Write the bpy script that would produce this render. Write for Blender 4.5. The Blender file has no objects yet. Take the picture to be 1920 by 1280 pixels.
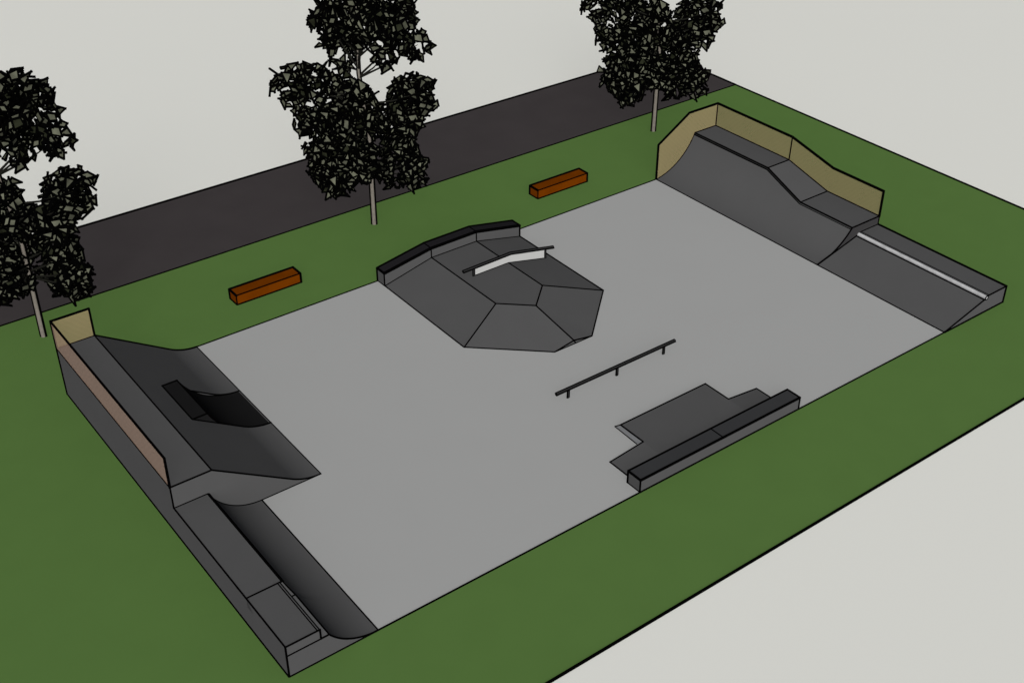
import bpy, bmesh, math, random
from mathutils import Vector, Matrix

S = bpy.context.scene
COL = S.collection
V = Vector

# ------------------------------------------------------------------ camera
yaw, pit = 0.925390931, 0.588405828
fw = V((math.cos(yaw)*math.cos(pit), math.sin(yaw)*math.cos(pit), -math.sin(pit)))
rt = V((math.sin(yaw), -math.cos(yaw), 0.0))
up = rt.cross(fw)
cd = bpy.data.cameras.new("camera")
cam = bpy.data.objects.new("camera", cd)
COL.objects.link(cam)
m = Matrix((rt, up, -fw)).transposed().to_4x4()
m.translation = V((-10.4398606, -24.9679874, 29.5790761))
cam.matrix_world = m
cd.sensor_width = 36.0
cd.lens = 2388.92/1920*36.0
cd.clip_start = 0.5
cd.clip_end = 4000
S.camera = cam

# ------------------------------------------------------------------ light
SUN_DIR = V((-0.457, -0.726, 0.514)).normalized()      # towards the sun
elev = math.asin(SUN_DIR.z)
azim = math.atan2(SUN_DIR.x, SUN_DIR.y)
W = bpy.data.worlds.new("World")
S.world = W
W.use_nodes = True
nt = W.node_tree
nt.nodes.clear()
sky = nt.nodes.new('ShaderNodeTexSky')
sky.sky_type = 'NISHITA'
sky.sun_disc = False
sky.air_density = 0.7
sky.dust_density = 3.0
sky.ozone_density = 0.2
sky.sun_elevation = elev
sky.sun_rotation = azim
bg = nt.nodes.new('ShaderNodeBackground')
bg.inputs['Strength'].default_value = 0.061
wo = nt.nodes.new('ShaderNodeOutputWorld')
hs = nt.nodes.new('ShaderNodeHueSaturation')   # pale, colourless overcast-like sky
hs.inputs['Saturation'].default_value = 0.15
nt.links.new(sky.outputs[0], hs.inputs['Color'])
nt.links.new(hs.outputs[0], bg.inputs[0])
nt.links.new(bg.outputs[0], wo.inputs[0])
sd = bpy.data.lights.new("sun", 'SUN')
sd.energy = 3.02
sd.angle = math.radians(0.5)
sd.color = (1.0, 0.982, 0.945)
sd.use_shadow = False            # the picture shows no cast shadows anywhere
sun = bpy.data.objects.new("sun", sd)
COL.objects.link(sun)
sun.rotation_euler = SUN_DIR.to_track_quat('Z', 'Y').to_euler()
sun.location = SUN_DIR*80

S.render.engine = 'CYCLES'
S.view_settings.view_transform = 'Standard'
S.view_settings.look = 'None'
S.view_settings.exposure = 0.0
S.view_settings.gamma = 1.0
S.view_settings.use_curve_mapping = False
S.cycles.max_bounces = 8
S.cycles.diffuse_bounces = 0
S.cycles.transparent_max_bounces = 12

# ------------------------------------------------------------------ materials
def mat(name, col, var=0.05, scale=1.5, rough=0.95, spec=0.0, alpha=None, detail=4):
    m = bpy.data.materials.new(name)
    m.use_nodes = True
    n = m.node_tree.nodes
    l = m.node_tree.links
    b = n['Principled BSDF']
    b.inputs['Roughness'].default_value = rough
    b.inputs['Specular IOR Level'].default_value = spec
    tc = n.new('ShaderNodeTexCoord')
    no = n.new('ShaderNodeTexNoise')
    no.inputs['Scale'].default_value = scale
    no.inputs['Detail'].default_value = detail
    rp = n.new('ShaderNodeMapRange')
    rp.inputs['From Min'].default_value = 0.3
    rp.inputs['From Max'].default_value = 0.7
    rp.inputs['To Min'].default_value = 1-var
    rp.inputs['To Max'].default_value = 1+var
    mx = n.new('ShaderNodeVectorMath')
    mx.operation = 'SCALE'
    mx.inputs[0].default_value = col
    l.new(tc.outputs['Object'], no.inputs['Vector'])
    l.new(no.outputs['Fac'], rp.inputs['Value'])
    l.new(rp.outputs['Result'], mx.inputs['Scale'])
    l.new(mx.outputs[0], b.inputs['Base Color'])
    if alpha is not None:
        b.inputs['Alpha'].default_value = alpha
    return m

M = {}
M['ground'] = mat('pale_ground', (0.805, 0.815, 0.78), 0.004, 0.05)
M['grass'] = mat('grass', (0.094, 0.178, 0.048), 0.02, 0.6)
M['road'] = mat('asphalt', (0.0525, 0.0465, 0.0485), 0.05, 0.5)
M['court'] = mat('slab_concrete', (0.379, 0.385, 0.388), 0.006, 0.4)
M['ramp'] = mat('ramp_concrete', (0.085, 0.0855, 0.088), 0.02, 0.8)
M['dark'] = mat('dark_insert', (0.0115, 0.0115, 0.012), 0.04, 0.8)
M['cap'] = mat('ledge_cap', (0.040, 0.041, 0.044), 0.03, 0.8)
M['capdark'] = mat('dark_ledge_cap', (0.0155, 0.0147, 0.017), 0.04, 0.8)
M['white'] = mat('galvanised_steel', (0.44, 0.445, 0.46), 0.16, 3.0)
M['sheet'] = mat('painted_sheet', (0.475, 0.48, 0.48), 0.02, 1.0)
M['steel'] = mat('dark_steel', (0.028, 0.028, 0.029), 0.05, 2.0)
M['orange'] = mat('orange_timber', (0.137, 0.031, 0.0005), 0.10, 1.6)
M['line'] = mat('black_line', (0.0012, 0.0012, 0.0012), 0.0, 1.0)  # black of the added drawn outlines, also used on copings
M['bark'] = mat('bark', (0.185, 0.168, 0.145), 0.12, 5.0)
M['twig'] = mat('dark_twig', (0.012, 0.012, 0.010), 0.1, 5.0)
M['leaf'] = mat('leaf', (0.105, 0.110, 0.080), 0.5, 1.3)
M['leaf_dark'] = mat('leaf_dark', (0.018, 0.02, 0.012), 0.6, 2.0)

# perforated see-through screen
def screen_mat(col=(0.332, 0.240, 0.142), name='screen_mesh'):
    m = mat(name, col, 0.02, 1.0)
    n = m.node_tree.nodes
    l = m.node_tree.links
    b = n['Principled BSDF']
    tc = n.new('ShaderNodeTexCoord')
    w = n.new('ShaderNodeTexWave')
    w.wave_type = 'BANDS'
    w.bands_direction = 'DIAGONAL'
    w.inputs['Scale'].default_value = 2.4
    w.inputs['Distortion'].default_value = 0
    r = n.new('ShaderNodeMapRange')
    r.inputs['To Min'].default_value = 0.585
    r.inputs['To Max'].default_value = 0.61
    l.new(tc.outputs['Object'], w.inputs['Vector'])
    l.new(w.outputs['Fac'], r.inputs['Value'])
    l.new(r.outputs['Result'], b.inputs['Alpha'])
    return m
M['screen'] = screen_mat()
M['screen_pink'] = screen_mat((0.365, 0.252, 0.190), 'pinkish_screen_mesh')
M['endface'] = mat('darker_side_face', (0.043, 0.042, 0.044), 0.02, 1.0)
M['shelf'] = mat('shelf_lit_tone', (0.125, 0.126, 0.13), 0.02, 1.0)  # ramp concrete made paler: a slope's extra light put into the colour

# ------------------------------------------------------------------ mesh helpers
LW = 1.7
class MB:
    """collects faces of several materials and links them as ONE mesh object"""
    def __init__(self):
        self.bm = bmesh.new()
        self.mats = []
    def mi(self, k):
        if k not in self.mats:
            self.mats.append(k)
        return self.mats.index(k)
    def face(self, pts, k, smooth=False):
        vs = [self.bm.verts.new(p) for p in pts]
        f = self.bm.faces.new(vs)
        f.material_index = self.mi(k)
        f.smooth = smooth
        return f
    def poly_prism(self, A, B, k, topk=None):
        """solid between two matching rings"""
        a = [self.bm.verts.new(p) for p in A]
        b = [self.bm.verts.new(p) for p in B]
        i = self.mi(k)
        n = len(a)
        fs = [self.bm.faces.new(a), self.bm.faces.new(list(reversed(b)))]
        for j in range(n):
            fs.append(self.bm.faces.new((a[j], b[j], b[(j+1) % n], a[(j+1) % n])))
        for f in fs:
            f.material_index = i
        bmesh.ops.recalc_face_normals(self.bm, faces=fs)
        return fs
    def prism_xz(self, prof, y0, y1, k, smooth=None):
        A = [(x, y0, z) for x, z in prof]
        B = [(x, y1, z) for x, z in prof]
        fs = self.poly_prism(A, B, k)
        if smooth:
            for j in range(*smooth):
                fs[2+j].smooth = True
        return fs
    def box(self, x0, x1, y0, y1, z0, z1, k):
        return self.prism_xz([(x0, z0), (x1, z0), (x1, z1), (x0, z1)], y0, y1, k)
    def tube(self, p, q, r, k='line', n=6, ext=0.4, r2=None, smooth=False):
        p = V(p); q = V(q)
        if k == 'line' and n == 6:
            r = r*LW                   # drawn edge thickness
        d = (q-p)
        if d.length < 1e-6:
            return
        d.normalize()
        p = p-d*r*ext
        q = q+d*r*ext
        r2 = r if r2 is None else r2
        a = d.cross(V((0, 0, 1)))
        if a.length < 0.05:
            a = d.cross(V((1, 0, 0)))
        a.normalize()
        b = d.cross(a)
        A = [p+(a*math.cos(t)+b*math.sin(t))*r for t in [2*math.pi*i/n for i in range(n)]]
        B = [q+(a*math.cos(t)+b*math.sin(t))*r2 for t in [2*math.pi*i/n for i in range(n)]]
        fs = self.poly_prism(A, B, k)
        if smooth:
            for f in fs[2:]:
                f.smooth = True
    def path(self, pts, r, k='line', closed=False, n=6):
        pts = list(pts)
        if closed:
            pts = pts+[pts[0]]
        for p, q in zip(pts[:-1], pts[1:]):
            self.tube(p, q, r, k, n)
    def build(self, name, parent=None):
        me = bpy.data.meshes.new(name)
        self.bm.normal_update()
        for e in self.bm.edges:        # only curved faces blend into each other
            lf = e.link_faces
            if len(lf) != 2 or not (lf[0].smooth and lf[1].smooth) or lf[0].normal.angle(lf[1].normal, 3.1) > 0.7:
                e.smooth = False
        self.bm.to_mesh(me)
        self.bm.free()
        for k in self.mats:
            me.materials.append(M[k])
        o = bpy.data.objects.new(name, me)
        COL.objects.link(o)
        if parent is not None:
            o.parent = parent
            # geometry is written in world metres: keep it there
            t = V((0, 0, 0))
            p = parent
            while p is not None:
                t += p.location
                p = p.parent
            me.transform(Matrix.Translation(-t))
        return o

def thing(name, loc, label, cat, group=None):
    o = bpy.data.objects.new(name, None)
    o.empty_display_size = 0.3
    COL.objects.link(o)
    o.location = loc
    tag(o, label, cat, group)
    return o
def tag(o, label, cat, group=None):
    o['label'] = label
    o['category'] = cat
    if group:
        o['group'] = group
def recenter(o, loc):
    loc = V(loc)
    o.data.transform(Matrix.Translation(-loc))
    o.location = loc

def arc(x0, z0, xf, zf, n=18, R=None, zc=None):
    """concave transition from the top point (x0,z0) down to the foot (xf,zf) on a circle centred (xc,zc)"""
    xc, zz = R
    a0 = math.atan2(z0-zz, x0-xc)
    a1 = math.atan2(zf-zz, xf-xc)
    rr = math.hypot(x0-xc, z0-zz)
    return [(xc+rr*math.cos(a0+(a1-a0)*i/n), zz+rr*math.sin(a0+(a1-a0)*i/n)) for i in range(n+1)]

D = 18.0                       # depth of the slab
LA, LB, LC = 3.134, 31.234, 35.283
E0 = 7.72                      # where the big left ramp ends
KERB, ROADY, NEARY, RX = 24.503, 30.953, -4.849, 43.56
RL = 0.021                     # plain drawn edge
RP = 0.034                     # heavy outline

# ------------------------------------------------------------------ the setting
g = MB()
g.face([(-1500, -1500, -0.016), (1500, -1500, -0.016), (1500, 1500, -0.016), (-1500, 1500, -0.016)], 'ground')
o = g.build('ground'); o['kind'] = 'structure'
g = MB()
XL = -48.0
g.face([(XL, NEARY, -0.008), (RX, NEARY, -0.008), (RX, KERB, -0.008), (XL, KERB, -0.008)], 'grass')
g.path([(XL, NEARY, -0.004), (RX, NEARY, -0.004), (RX, KERB, -0.004)], 0.036)
o = g.build('lawn'); o['kind'] = 'structure'
g = MB()
g.face([(XL, KERB, -0.008), (RX, KERB, -0.008), (RX, ROADY, -0.008), (XL, ROADY, -0.008)], 'road')
g.path([(RX, KERB, -0.004), (RX, ROADY, -0.004), (XL, ROADY, -0.004)], 0.040)
g.tube((XL, KERB, -0.004), (RX, KERB, -0.004), 0.024)
o = g.build('road'); o['kind'] = 'structure'
g = MB()
g.face([(0, 0, 0), (LC, 0, 0), (LC, D, 0), (0, D, 0)], 'court')
g.tube((LA, 0, 0), (LB, 0, 0), 0.021)
g.tube((5.5, D, 0), (LB, D, 0), 0.021)
o = g.build('pavement'); o['kind'] = 'structure'

# ------------------------------------------------------------------ big left bank ramp
HL, WL, H2 = 2.158, 1.51, 3.40
FX = 5.52
def bank_profile():
    th = math.atan(0.64)
    T = FX-(WL+HL/0.64)
    xs, zs = FX-T-T*math.cos(th), T*math.sin(th)
    R = T/math.tan(th/2)
    return [(WL, HL)]+[(xs, zs)]+[(FX-R*math.sin(th*(1-i/12)), R-R*math.cos(th*(1-i/12))) for i in range(1, 13)]
BP = bank_profile()
def bank_z(x):
    for (xa, za), (xb, zb) in zip(BP[:-1], BP[1:]):
        if xa <= x <= xb:
            return za+(zb-za)*(x-xa)/(xb-xa)
    return 0
Y1, Y2 = 11.53, 14.13
IX0, IX1, IZ = 2.49, 3.10, 1.53
R2 = ((FX-0.04-IX1)**2+IZ**2)/(2*IZ)
QA = arc(IX1, IZ, FX-0.04, 0.0, 20, (FX-0.04, R2))
t = thing('bank_ramp', (2.7, 13, 0), 'large dark grey bank ramp with a deck, tan screens and a black pocket', 'ramp')
g = MB()
full = [(0, 0), (0, HL)]+BP
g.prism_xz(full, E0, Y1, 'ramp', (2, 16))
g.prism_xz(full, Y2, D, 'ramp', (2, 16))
mid = [(0, 0), (0, HL), (WL, HL)]
n = 30
for i in range(n+1):
    x = 2.6+(FX-2.6)*i/n
    z = bank_z(x)
    if x > IX1:
        zq = R2-math.sqrt(max(0, R2*R2-(FX-0.04-x)**2)) if x < FX-0.04 else 0
        z = min(z, zq)-0.006
    mid.append((x, max(z, 0.001) if i < n else 0))
g.prism_xz(mid, Y1, Y2, 'ramp')
rl, rp = 0.018, 0.029
g.tube((WL, E0, HL), (WL, D, HL), rl)
g.tube((0, E0, HL), (WL, E0, HL), rl)
g.tube((0, D, HL), (WL, D, HL), rl)
g.tube((0, E0, HL), (0, D, HL), rl)
g.tube((0, E0, 1.26), (0, E0, HL), rl)
g.tube((0, E0, 0), (0, D, 0), rp*0.85)
g.tube((0, D, 0), (0, D, HL), rp)
g.tube((LA, E0, 0), (FX, E0, 0), rl)
g.tube((FX, E0, 0), (FX, Y1, 0), 0.014)
g.tube((FX, Y1, 0), (FX, D, 0), 0.014)
g.path([(x, E0, z) for x, z in BP], rl)
g.path([(x, D, z) for x, z in BP], rp)
# pocket outline where the insert meets the bank
NS = [(x, z) for x, z in BP if x > 3.6]
for yy in (Y1, Y2):
    pts = [(IX0, yy, bank_z(IX0)), (3.5, yy, bank_z(3.5))]+[(x, yy, z) for x, z in NS]
    if yy == Y2:
        pts = pts[1:]
    g.path(pts, rl if yy == Y2 else rp*0.8)
g.build('ramp_body', t)
g = MB()
bot = [(IX0, bank_z(IX0)-0.06), (3.5, bank_z(3.5)-0.06)]
top = [(IX0, IZ)]+QA
low = [(x, z-0.04) for x, z in QA if x > 3.55]
g.prism_xz(top+list(reversed(low))+list(reversed(bot)), Y1+0.003, Y2-0.003, 'dark', (1, 21))
g.path([(IX0, Y1, IZ), (IX0, Y2, IZ), (IX1, Y2, IZ)], rp*0.8)
g.path([(IX1, Y2, IZ), (IX1, Y1, IZ), (IX0, Y1, IZ)], rl)
g.path([(x, Y2, z) for x, z in QA], rl)
g.path([(x, Y1, z) for x, z in QA if x < 3.6], rl)
g.build('pocket_insert', t)
def screen(name, polys, parent, th=0.02, axis='y', lines=(), rr=0.028, k='screen'):
    """flat see-through sheets, standing just outside the ramp"""
    g = MB()
    for pts in polys:
        g.face(pts, k)
    for ln in lines:
        g.path(ln, rr)
    return g.build(name, parent)
screen('screen_panel', [[(0, D, HL), (WL, D, HL), (WL, D, H2), (0, D, H2)]], t,
       lines=[[(0, D, HL), (0, D, H2), (WL, D, H2), (WL, D, HL)]])
screen('screen_panel', [[(-0.003, E0, HL), (-0.003, D, HL), (-0.003, D, H2), (-0.003, E0, H2)]], t,
       lines=[[(0, D, H2), (0, E0, H2), (0, E0, HL)]], k='screen_pink')['label'] = 'long pinkish brown side screen'

# ------------------------------------------------------------------ low left quarter pipe
HS = 1.262
QX = 1.25
RQ = ((LA-QX)**2+1.235**2)/(2*1.235)
t = thing('quarter_pipe', (1.5, 3.8, 0), 'low curved quarter pipe without a screen, at the nearest corner of the slab', 'ramp')
g = MB()
qa = arc(QX, 1.235, LA, 0, 18, (LA, RQ))
YK, YS = 2.49, 2.08
SZ, SX = 0.92, 1.45
qb = arc(SX, RQ-math.sqrt(RQ*RQ-(LA-SX)**2), LA, 0, 18, (LA, RQ))
SZ = qb[0][1]
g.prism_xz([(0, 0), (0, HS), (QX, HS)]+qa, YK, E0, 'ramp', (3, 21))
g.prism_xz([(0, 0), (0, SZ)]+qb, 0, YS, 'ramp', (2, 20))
# sloping piece between the two heights
n = len(qa)
A = [(0, YS, 0), (0, YS, SZ), (SX-0.02, YS, SZ)]+[(x, YS, z) for x, z in qb]
B = [(0, YK, 0), (0, YK, HS), (QX, YK, HS)]+[(x, YK, z) for x, z in qa]
va = [g.bm.verts.new(p) for p in A]
vb = [g.bm.verts.new(p) for p in B]
for j in range(len(A)-1):
    f = g.bm.faces.new((va[j], va[j+1], vb[j+1], vb[j]))
    f.material_index = g.mi('ramp')
    if j > 2:
        f.smooth = True
g.tube((0, YK, HS), (0, E0, HS), rl)
g.tube((0, YK, HS), (QX-0.07, YK, HS), rl)
g.tube((0, E0, HS), (QX, E0, HS), rl)
g.tube((0, 0, 0), (0, E0, 0), rp*0.85)
g.tube((0, 0, 0), (0, 0, HS), rl*1.1)
g.tube((0, 0, 0), (LA, 0, 0), rl*1.2)
g.tube((LA, 0, 0), (LA, E0, 0), rl*0.9)
g.path([(x, 0, z) for x, z in qb], rl)
g.path([(x, E0, z) for x, z in qa], rl)
g.tube((0, 0, SZ), (SX, 0, SZ), rl)
g.tube((SX, 0, SZ), (SX, YS, SZ), rl)
g.tube((SX, YS, SZ), (QX, YK, 1.235), rl)
g.tube((SX, YS, SZ), (1.2, YS, SZ), rl)
g.build('ramp_body', t)
g = MB()
BX = 1.165
g.box(0.0, BX, 0.0, YK-0.002, SZ+0.002, HS, 'ramp')
g.path([(BX, 0, HS), (0, 0, HS), (0, YK, HS)], rl)
g.tube((BX, 0, SZ), (BX, 0, HS), rl*1.2)
g.tube((BX-0.08, 0, HS), (BX-0.08, YK, HS), rl*0.7)
g.build('raised_block', t)
g = MB()
g.box(1.22, SX-0.02, 0.004, YS, SZ+0.001, SZ+0.005, 'shelf')  # thin added sheet carrying the lighter tone over the shelf
g.build('shelf', t)
g = MB()
g.tube((BX-0.01, 0, HS-0.03), (BX-0.01, YK, HS-0.03), 0.036, 'line', 10)
g.build('block_coping', t)
g = MB()
g.tube((QX, YK, HS-0.03), (QX, E0-0.05, HS-0.03), 0.06, 'line', 10)
g.build('coping', t)

# ------------------------------------------------------------------ funbox
HF = 0.582
P = dict(a=(14.372, 17.43, 0), b=(14.372, 11.29, 0), c=(17.156, 8.75, 0), d=(18.277, 8.752, 0), e=(19.16, 8.75, 0),
         f=(21.92, 11.26, 0), g=(21.95, 17.43, 0), v=(18.18, 8.755, 0.17),
         T0=(16.905, 17.43, HF), T1=(16.905, 12.50, HF), T2=(18.18, 11.33, HF), T3=(19.425, 12.48, HF), T4=(19.42, 17.43, HF))
t = thing('funbox', (18, 13, 0), 'many-sided hipped funbox in mid slab with a black-topped kinked ledge along its back', 'ramp')
g = MB()
for q in (('a', 'b', 'T1', 'T0'), ('b', 'c', 'v', 'T2', 'T1'), ('v', 'e', 'f', 'T3', 'T2'), ('T3', 'f', 'g', 'T4'),
          ('T0', 'T1', 'T2', 'T3', 'T4'), ('c', 'd', 'v'), ('d', 'e', 'v'), ('a', 'T0', 'T4', 'g')):
    g.face([P[k] for k in q], 'ramp')
r = 0.020
for s in ('a b', 'b c', 'c e', 'e f', 'f g', 'b T1', 'v T2', 'f T3', 'T0 T1', 'T1 T2', 'T2 T3', 'T3 T4', 'c v', 'v e', 'v d'):
    a, b = s.split()
    g.tube(P[a], P[b], r*(1.3 if s in ('f g',) else 1))
g.build('funbox_body', t)
g = MB()
CT = [(14.366, 0.645), (16.90, 1.065), (19.415, 1.085), (21.94, 0.585)]
CB = [(14.366, 0.0), (16.90, HF), (19.415, HF), (21.94, 0.0)]
prof = [(14.366, 0)]+CT+[(21.94, 0)]
YC, YB = 17.435, 18.02
g.prism_xz(prof, YC, YB, 'ramp')
g.path([(x, YC, z) for x, z in CB], r)
for (x, z), (x2, z2) in zip(CT, CB):
    g.tube((x, YC, z), (x, YC, z2 if z2 > 0 else 0), r)
g.tube((14.366, YC, 0), (14.366, YB, 0), r)
g.tube((14.366, YB, 0), (14.366, YB, 0.645), 0.032)
g.tube((21.94, YC, 0), (21.94, YC, 0.585), 0.028)
led = g.build('ledge', t)
g = MB()
for i, ((xa, za), (xb, zb)) in enumerate(zip(CT[:-1], CT[1:])):
    g.poly_prism([(xa, YC, za+0.001), (xa, YB, za+0.001), (xa, YB, za+0.016), (xa, YC, za+0.016)],
                 [(xb, YC, zb+0.001), (xb, YB, zb+0.001), (xb, YB, zb+0.016), (xb, YC, zb+0.016)], 'capdark')
g.path([(x, YC, z) for x, z in CT], 0.042)
g.path([(x, YB, z+0.01) for x, z in CT], 0.034)
for i, (x, z) in enumerate(CT):
    g.tube((x, YC, z+0.01), (x, YB, z+0.01), 0.034 if i in (0, 3) else 0.018)
g.build('ledge_cap', led)

# kinked rail standing on the funbox
YR = 14.965
t = thing('grind_rail', (19.5, YR, 0), 'kinked grind rail with a pale sheet below it, standing on the funbox', 'grind rail')
g = MB()
pts = [(16.93, YR, 0.985), (19.55, YR, 1.025), (22.03, YR, 0.505)]
def pipe(g, pts, r, k='steel', n=10, lines=True):
    for p, q in zip(pts[:-1], pts[1:]):
        g.tube(p, q, r, k, n, 0.1, smooth=True)
        if lines:
            d = (V(q)-V(p)).normalized()
            side = d.cross(V(-fw_h)).normalized()
            for sg in (1, -1):
                off = side*r*sg
                g.tube(V(p)+off, V(q)+off, 0.025, 'line', 6, 0.2)
    for p in (pts[0], pts[-1]):
        d = (V(pts[1])-V(pts[0])).normalized()
        g.tube(V(p)-d*0.012, V(p)+d*0.012, r+0.014, 'line', 12, 0)
fw_h = V((0, 0.62, -0.78))     # puts the added outline tubes on the rail's upper back and lower front
pipe(g, pts, 0.042)
g.build('rail', t)
g = MB()
def railz(x):
    return 0.985+(x-16.93)/2.62*0.04 if x < 19.55 else 1.025-(x-19.55)/2.48*0.52
def surfz(x):
    return HF if x < 19.425 else HF*(21.93-x)/(21.93-19.425)
XA, XB = 17.59, 21.50
top = [(XA, railz(XA)-0.04), (19.55, railz(19.55)-0.04), (XB, railz(XB)-0.04)]
bot = [(XA, surfz(XA)), (19.425, surfz(19.425)), (XB, surfz(XB))]
g.prism_xz(bot+list(reversed(top)), YR-0.006, YR+0.006, 'sheet')
g.path([(x, YR-0.01, z+0.005) for x, z in bot], 0.016)
g.build('side_sheet', t)
for x, w in ((17.50, 0.045), (21.54, 0.035)):
    g = MB()
    zb = surfz(x)
    g.tube((x, YR, zb), (x, YR, railz(x)-0.03), w, 'steel', 10, 0, smooth=True)
    for sg in (1, -1):
        g.tube((x+sg*w, YR-0.012, zb), (x+sg*w, YR-0.012, railz(x)-0.03), 0.017, 'line')
    g.tube((x, YR, zb), (x, YR, zb+0.015), w+0.014, 'line', 12, 0)
    g.build('post', t)

# flat rail on the slab
YF = 5.965
t = thing('flat_rail', (18.12, YF, 0), 'long straight low grind rail on three short posts, on the open slab', 'grind rail')
g = MB()
pipe(g, [(14.99, YF, 0.415), (21.27, YF, 0.415)], 0.040)
g.build('rail', t)
for x in (15.6, 18.12, 20.65):
    g = MB()
    w = 0.042
    g.tube((x, YF, 0), (x, YF, 0.385), w, 'steel', 10, 0, smooth=True)
    for sg in (1, -1):
        g.tube((x+sg*w*0.95, YF-0.015, 0), (x+sg*w*0.95, YF-0.015, 0.385), 0.021, 'line')
    g.tube((x, YF, 0), (x, YF, 0.02), w+0.016, 'line', 12, 0)
    g.build('post', t)

# ------------------------------------------------------------------ manual pad + ledge at the near edge
HP = 0.178
t = thing('manual_pad', (18.1, 1.9, 0), 'low flat dark manual pad with small sloped ends, beside the long ledge', 'ramp')
g = MB()
ya, yb = 1.935, 3.22
bx = 15.93; ex = 20.37
g.poly_prism([(bx, 0.66, 0), (ex, 0.66, 0), (ex, yb, 0), (bx, yb, 0)],
             [(bx, 0.66, HP), (ex, 0.66, HP), (ex, yb, HP), (bx, yb, HP)], 'ramp')
# sloped ends
g.prism_xz([(14.31, 0.0), (bx-0.002, 0.0), (bx-0.002, HP)], 0.66, ya, 'ramp')
g.prism_xz([(ex+0.002, HP), (ex+0.002, 0.0), (21.95, 0.0)], 0.66, ya, 'ramp')
r = 0.019
g.path([(14.31, 0.66, 0), (14.31, ya, 0), (bx, ya, HP)], r)
g.path([(bx, ya, HP), (bx, yb, HP)], r)
g.path([(bx, yb, HP), (ex, yb, HP), (ex, ya, HP), (21.95, ya, 0), (21.95, 0.66, 0)], r*1.05)
g.build('pad_body', t)
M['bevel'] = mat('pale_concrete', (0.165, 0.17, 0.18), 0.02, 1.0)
g = MB()
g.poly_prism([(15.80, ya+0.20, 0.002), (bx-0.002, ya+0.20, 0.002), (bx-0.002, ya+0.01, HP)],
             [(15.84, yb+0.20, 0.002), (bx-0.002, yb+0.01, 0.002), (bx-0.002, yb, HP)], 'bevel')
g.path([(bx, yb, HP), (15.85, yb+0.22, 0), (15.80, ya+0.20, 0)], r*0.8)
g.build('bevelled_edge', t)

HG = 0.545
t = thing('grind_ledge', (18.16, 0.35, 0), 'long straight grey box ledge with a darker top, on the near edge of the slab', 'ledge')
g = MB()
gx0, gx1, gy0, gy1 = 14.06, 22.26, 0.02, 0.675
g.box(gx0, gx1, gy0, gy1, 0, HG-0.015, 'ramp')
g.path([(gx0, gy1, 0), (gx0, gy0, 0)], r)
g.path([(gx0, gy0, 0), (gx1, gy0, 0)], r)
g.tube((gx0, gy0, 0), (gx0, gy0, HG), r*1.1)
g.tube((gx0, gy1, 0), (gx0, gy1, HG), r*1.4)
g.tube((gx1, gy0, 0), (gx1, gy0, HG), r*1.4)
g.build('ledge_body', t)
mx = 18.13
for a, b in ((gx0, mx), (mx, gx1)):
    g = MB()
    g.box(a+0.001, b-0.001, gy0, gy1, HG-0.014, HG, 'cap')
    g.tube((a, gy0, HG-0.01), (b, gy0, HG-0.01), 0.031)
    g.tube((a, gy1, HG-0.01), (b, gy1, HG-0.01), 0.029)
    g.tube((gx0 if a == gx0 else gx1, gy0, HG-0.01), (gx0 if a == gx0 else gx1, gy1, HG-0.01), 0.029)
    if a == gx0:
        g.tube((mx, gy0, HG), (mx, gy1, HG), 0.015)
    g.build('ledge_cap', t)

# ------------------------------------------------------------------ right quarter pipe with screen
HB, HM = 1.915, 1.235
G0 = 7.054
def circle3(p, q, s):
    ax, ay = p; bx_, by_ = q; cx, cy = s
    d = 2*(ax*(by_-cy)+bx_*(cy-ay)+cx*(ay-by_))
    ux = ((ax*ax+ay*ay)*(by_-cy)+(bx_*bx_+by_*by_)*(cy-ay)+(cx*cx+cy*cy)*(ay-by_))/d
    uy = ((ax*ax+ay*ay)*(cx-bx_)+(bx_*bx_+by_*by_)*(ax-cx)+(cx*cx+cy*cy)*(bx_-ax))/d
    return ux, uy
CX, CZ = circle3((LB, 0), (32.80, 0.66), (33.78, HB))
CR = math.hypot(LB-CX, CZ)
def cx_at(z):
    return CX+math.sqrt(CR*CR-(z-CZ)**2)
def rprof(z, n=20):
    """points from the foot up to height z"""
    a0 = math.atan2(-CZ, LB-CX)
    a1 = math.atan2(z-CZ, cx_at(z)-CX)
    return [(CX+CR*math.cos(a0+(a1-a0)*i/n), CZ+CR*math.sin(a0+(a1-a0)*i/n)) for i in range(n+1)]
t = thing('quarter_pipe', (33.2, 12.5, 0), 'tall curved quarter pipe with a stepped deck and tan screens at the far corner', 'ramp')
g = MB()
ys = [(D, HB), (12.85, HB), (10.24, HM), (G0, HM)]
rings = []
for y, z in ys:
    pr = rprof(z)
    pr = pr+[(LC, z), (LC, 0)]
    rings.append([g.bm.verts.new((x, y, zz)) for x, zz in pr])
mi = g.mi('ramp')
for A, B in zip(rings[:-1], rings[1:]):
    nn = len(A)
    for j in range(nn):
        f = g.bm.faces.new((A[j], A[(j+1) % nn], B[(j+1) % nn], B[j]))
        f.material_index = mi
        if j < nn-3:
            f.smooth = True
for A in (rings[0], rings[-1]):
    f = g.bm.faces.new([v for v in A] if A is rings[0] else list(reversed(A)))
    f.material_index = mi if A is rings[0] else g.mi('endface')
bmesh.ops.recalc_face_normals(g.bm, faces=g.bm.faces[:])
r = 0.024
g.tube((LB, G0, 0), (LB, D, 0), r*0.85)
g.path([(x, G0, z) for x, z in rprof(HM)], r)
g.path([(x, D, z) for x, z in rprof(HB)], r*0.8)
g.path([(LC, y, z) for y, z in ys], r)
g.tube((cx_at(HB), D, HB), (LC, D, HB), r)
g.tube((cx_at(HB), 12.85, HB), (LC, 12.85, HB), r*0.9)
g.tube((cx_at(HM), 10.24, HM), (LC, 10.24, HM), r*0.9)
g.tube((cx_at(HM), G0, HM), (LC, G0, HM), r*0.9)
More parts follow.
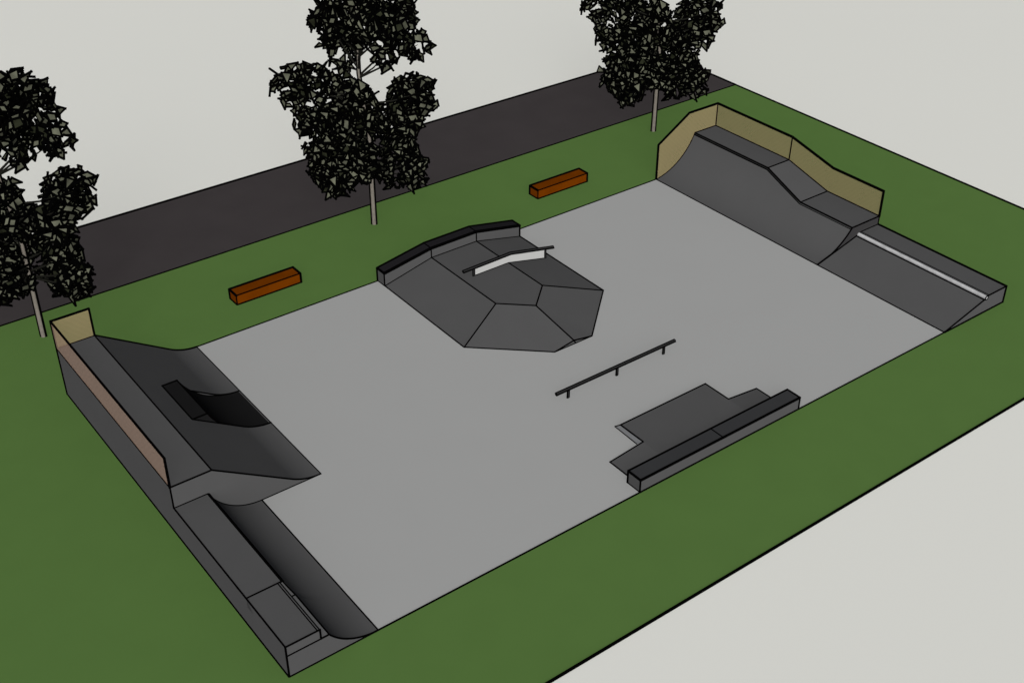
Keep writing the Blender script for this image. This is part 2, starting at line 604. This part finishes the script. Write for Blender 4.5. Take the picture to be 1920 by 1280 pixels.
g.tube((LC, G0, 0.8), (LC, G0, HM), r)
g.build('ramp_body', t)
g = MB()
for (ya_, za_), (yb_, zb_) in zip(ys[:-1], ys[1:]):
    g.tube((cx_at(za_)+0.01, ya_, za_-0.005), (cx_at(zb_)+0.01, yb_, zb_-0.005), 0.042, 'line', 8)
    g.tube((cx_at(za_)-0.035, ya_, za_-0.085), (cx_at(zb_)-0.035, yb_, zb_-0.085), 0.036, 'line', 8)
    g.tube((cx_at(za_)-0.004, ya_, za_-0.045), (cx_at(zb_)-0.004, yb_, zb_-0.045), 0.030, 'steel', 8)
g.build('coping', t)
WT = HB+1.245
WM = HM+1.30
side = [(x, D+0.004, z) for x, z in rprof(HB)]+[(LC, D+0.004, HB), (LC, D+0.004, WT), (33.27, D+0.004, WT), (LB, D+0.004, 1.94)]
screen('screen_panel', [side], t, lines=[[(LB, D, 0), (LB, D, 1.94), (33.27, D, WT), (LC, D, WT)]], rr=0.036)
back = [(LC+0.004, y, z) for y, z in ys]+[(LC+0.004, G0, WM), (LC+0.004, 10.1, WM), (LC+0.004, 12.82, WT), (LC+0.004, D, WT)]
g = MB()
g.face(back, 'screen')
g.path([(LC, D, WT), (LC, 12.82, WT), (LC, 10.1, WM), (LC, G0, WM), (LC, G0, HM)], 0.038)
g.tube((LC, D, HB), (LC, D, WT), 0.024)
g.tube((LC, 12.85, HB), (LC, 12.82, WT), 0.022)
g.build('screen_panel', t)

# ------------------------------------------------------------------ right flat bank
HR = 0.80
t = thing('flat_bank', (33.2, 3.5, 0), 'low flat bank with a pale pipe along its lip, right end of slab', 'ramp')
g = MB()
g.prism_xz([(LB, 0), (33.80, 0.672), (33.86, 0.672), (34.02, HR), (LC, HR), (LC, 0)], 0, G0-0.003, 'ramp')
g.path([(LB, 0, 0), (33.80, 0, 0.672)], r*0.9)
g.tube((34.0, 0, HR), (LC, 0, HR), r*0.9)
g.tube((LC, 0, 0), (LC, 0, HR), 0.036)
g.tube((LC, 0, HR), (LC, G0, HR), 0.036)
g.tube((LB, 0, 0), (LC, 0, 0), 0.032)
g.tube((LB, 0, 0), (LB, G0, 0), r*0.85)
g.tube((34.05, G0, HR), (LC, G0, HR), r*0.9)
g.tube((LB, G0, 0.01), (33.80, G0, 0.68), r*1.2)
g.tube((33.78, 0, 0.672), (33.78, G0, 0.672), r*0.9)
g.build('bank_body', t)
g = MB()
g.tube((33.91, -0.01, 0.725), (33.91, G0-0.02, 0.725), 0.092, 'white', 18, 0, smooth=True)
g.tube((33.99, 0, 0.79), (33.99, G0-0.02, 0.79), 0.014)
g.tube((34.08, 0, HR), (34.08, G0-0.02, HR), 0.012)
ring = [(33.91+0.092*math.cos(2*math.pi*i/16), -0.012, 0.725+0.092*math.sin(2*math.pi*i/16)) for i in range(16)]
g.path(ring, 0.016, closed=True)
g.build('coping', t)

# ------------------------------------------------------------------ block benches
def bench(x0, x1, label):
    g = MB()
    w, h = 0.66, 0.47
    y0 = 19.965
    L = x1-x0
    fs = g.box(x0, x1, y0, y0+w, 0, h, 'orange')
    c = [(x0, y0), (x1, y0), (x1, y0+w), (x0, y0+w)]
    g.path([(x, y, 0) for x, y in c], 0.030, closed=True)
    g.path([(x, y, h) for x, y in c[1:]+c[:1]], 0.036)
    g.tube((x0, y0, h), (x1, y0, h), 0.018)
    for i, (x, y) in enumerate(c):
        g.tube((x, y, 0), (x, y, h), 0.018 if i == 0 else 0.034)
    o = g.build('block_bench')
    recenter(o, ((x0+x1)/2, y0+w/2, 0))
    tag(o, label, 'bench', 'orange block benches on the grass strip')
    return o
bench(8.37, 11.53, 'orange block bench on grass left of the middle tree')
bench(25.02, 28.22, 'orange block bench on grass between the middle tree and the tall quarter pipe')

# ------------------------------------------------------------------ trees
LOBES = [  # sideways offset, height, radius
 (-1.29, 9.88, 1.0), (-1.0, 8.6, .75), (-0.1, 10.7, .95), (1.3, 10.9, .75), (1.7, 9.7, 1.0), (1.15, 8.6, .65), (0.32, 9.9, .8),
 (-0.5, 11.3, .6), (0.5, 11.2, .5), (1.85, 10.8, .6), (2.5, 9.0, .6), (-1.6, 10.6, .55),
 (-3.37, 7.1, .85), (-2.26, 7.30, .85), (-1.3, 6.6, 1.05), (-2.85, 5.75, .7), (-1.7, 5.3, 1.15), (-0.4, 6.2, .85),
 (2.05, 6.7, 1.05), (1.35, 5.9, .8), (2.7, 6.2, .5), (0.77, 5.3, .8), (1.45, 4.7, .75), (-1.04, 4.3, 1.1), (-0.1, 5.1, .85), (-2.2, 4.5, .95),
 (-2.1, 3.4, .95), (-1.3, 3.1, 1.05), (-2.35, 2.7, .65), (-1.5, 2.0, .5), (-0.5, 3.5, .75), (1.13, 2.9, .9), (2.0, 2.7, .7), (2.2, 3.3, .5), (0.6, 3.6, .6), (1.6, 4.0, .6)]
TRUNK = [(0, 0, .105), (0.02, 2.5, .10), (0.05, 4.8, .09), (-0.15, 6.5, .075), (-0.24, 7.7, .065), (-0.20, 9.9, .05), (-0.1, 11.6, .035)]
rgt = rt
back_dir = V((fw.x, fw.y, 0)).normalized()
def make_tree(base, label):
    rnd = random.Random(11)
    root = thing('broadleaf_tree', base, label, 'tree', 'trees along the road')
    bs = V(base)
    def P3(s, z, d=0):
        return bs+rgt*s+V((0, 0, z))+back_dir*d
    g = MB()
    for (s, z, r1), (s2, z2, r2) in zip(TRUNK[:-1], TRUNK[1:]):
        p, q = P3(s, z), P3(s2, z2)
        g.tube(p, q, r1, 'bark', 10, 0, r2, smooth=True)
        for sg in (1, -1):
            g.tube(p+rgt*r1*sg, q+rgt*r2*sg, 0.034 if z < 4 else 0.030, 'line', 6, 0.3)
    g.build('trunk', root)
    depth = [rnd.uniform(-0.9, 0.9)*(0.6+0.5*rnd.random()) for _ in LOBES]
    lobes = []
    for (s, z, r_), d in zip(LOBES, depth):
        lobes.append((P3(s, z-0.5*d, d), r_))
    for s, z, r_, d in ((2.1, 5.75, .75, -1.0), (2.6, 6.9, .5, -.5), (0.05, 6.1, .75, -.7), (-0.25, 6.9, .5, -.6), (0.1, 3.65, .6, -2.3), (-0.5, 3.1, .6, -2.4), (0.7, 3.0, .55, -2.6), (-1.5, 2.4, .6, -2.6), (0.15, 2.95, .5, -2.4), (0.0, 9.7, .7, -.7), (-0.9, 5.0, .8, -.6)):
        lobes.append((P3(s, z-0.5*d-0.15, d), r_))
    # fullness in depth, behind and in front of the same masses
    for i, (s, z, r_) in enumerate(LOBES):
        if r_ > 0.9 and i % 2 == 0:
            d = 1.7 if (i//2) % 2 else -1.5
            lobes.append((P3(s*0.8, z-0.5*d, d), r_*0.8))
    g = MB()
    for i, (c, r_) in enumerate(lobes):
        h = c.z
        zz = max(2.9, min(6.4, h-0.8)) if h < 8.4 else max(7.5, min(8.6, h-2.0))
        for (s, z, r1), (s2, z2, r2) in zip(TRUNK[:-1], TRUNK[1:]):
            if z <= zz <= z2:
                k = (zz-z)/(z2-z)
                st = P3(s+(s2-s)*k, zz)
                break
        mid = st.lerp(c, 0.5)+V((0, 0, -0.12))
        g.tube(st, mid, 0.055, 'twig', 6, 0, 0.038)
        g.tube(mid, c, 0.038, 'twig', 6, 0, 0.015)
    g.build('branches', root)
    # crown: outlined angular leaves
    g = MB()
    ln, lf, ld = g.mi('line'), g.mi('leaf'), g.mi('leaf_dark')
    bm = g.bm
    for (c, r_) in lobes:
        cnt = int(66*r_*r_)+8
        for _ in range(cnt):
            v = V((rnd.gauss(0, 1), rnd.gauss(0, 1), rnd.gauss(0, 1))).normalized()
            rad = r_*(0.5+0.58*rnd.random()**0.7)
            p = c+v*rad
            deep = False
            inside = 0
            for (c2, r2) in lobes:
                if (p-c2).length < r2*0.62:
                    inside += 1
            if inside >= 1 and rnd.random() < 0.5:
                continue
            nrm = (v*0.6+V((rnd.gauss(0, 1), rnd.gauss(0, 1), rnd.gauss(0, 1)))*0.6).normalized()
            a = nrm.orthogonal().normalized()
            a = (Matrix.Rotation(rnd.uniform(0, 6.28), 3, nrm) @ a)
            b = nrm.cross(a)
            L = rnd.uniform(0.23, 0.37)
            w = L*rnd.uniform(0.42, 0.70)
            if rnd.random() < 0.45:
                poly = [p+a*L, p-a*L*0.55+b*w, p-a*L*0.45-b*w]
            else:
                poly = [p+a*L, p+b*w+a*L*rnd.uniform(-.2, .3), p-a*L*rnd.uniform(.5, .9), p-b*w+a*L*rnd.uniform(-.2, .3)]
            vs = [bm.verts.new(x) for x in poly]
            f = bm.faces.new(vs)
            f.material_index = lf if rnd.random() < 0.8 else ld
            rr = 0.055
            for i in range(len(poly)):
                u, w2 = poly[i], poly[(i+1) % len(poly)]
                d = (w2-u).normalized()
                u = u-d*rr*0.7
                w2 = w2+d*rr*0.7
                o1 = d.orthogonal().normalized()*rr
                o2 = d.cross(o1)
                A = [bm.verts.new(u+o1*math.cos(x)+o2*math.sin(x)) for x in (0, 2.094, 4.189)]
                B = [bm.verts.new(w2+o1*math.cos(x)+o2*math.sin(x)) for x in (0, 2.094, 4.189)]
                for j in range(3):
                    ff = bm.faces.new((A[j], A[(j+1) % 3], B[(j+1) % 3], B[j]))
                    ff.material_index = ln
                bm.faces.new(A).material_index = ln
                bm.faces.new(B).material_index = ln
    g.build('crown', root)
    return root
T = make_tree((17.06, 22.66, 0), 'middle tree with black-edged leaves on grass between the two orange benches')
for loc, lab in (((0.72, 22.62, 0), 'tree with black-edged leaves behind the large bank ramp, leftmost of the three'),
                 ((35.15, 22.53, 0), 'tree with black-edged leaves by the road end behind the tall quarter pipe')):
    c = T.copy()
    COL.objects.link(c)
    c.location = loc
    c['label'] = lab
    for ch in list(T.children):
        k = ch.copy()
        COL.objects.link(k)
        k.parent = c
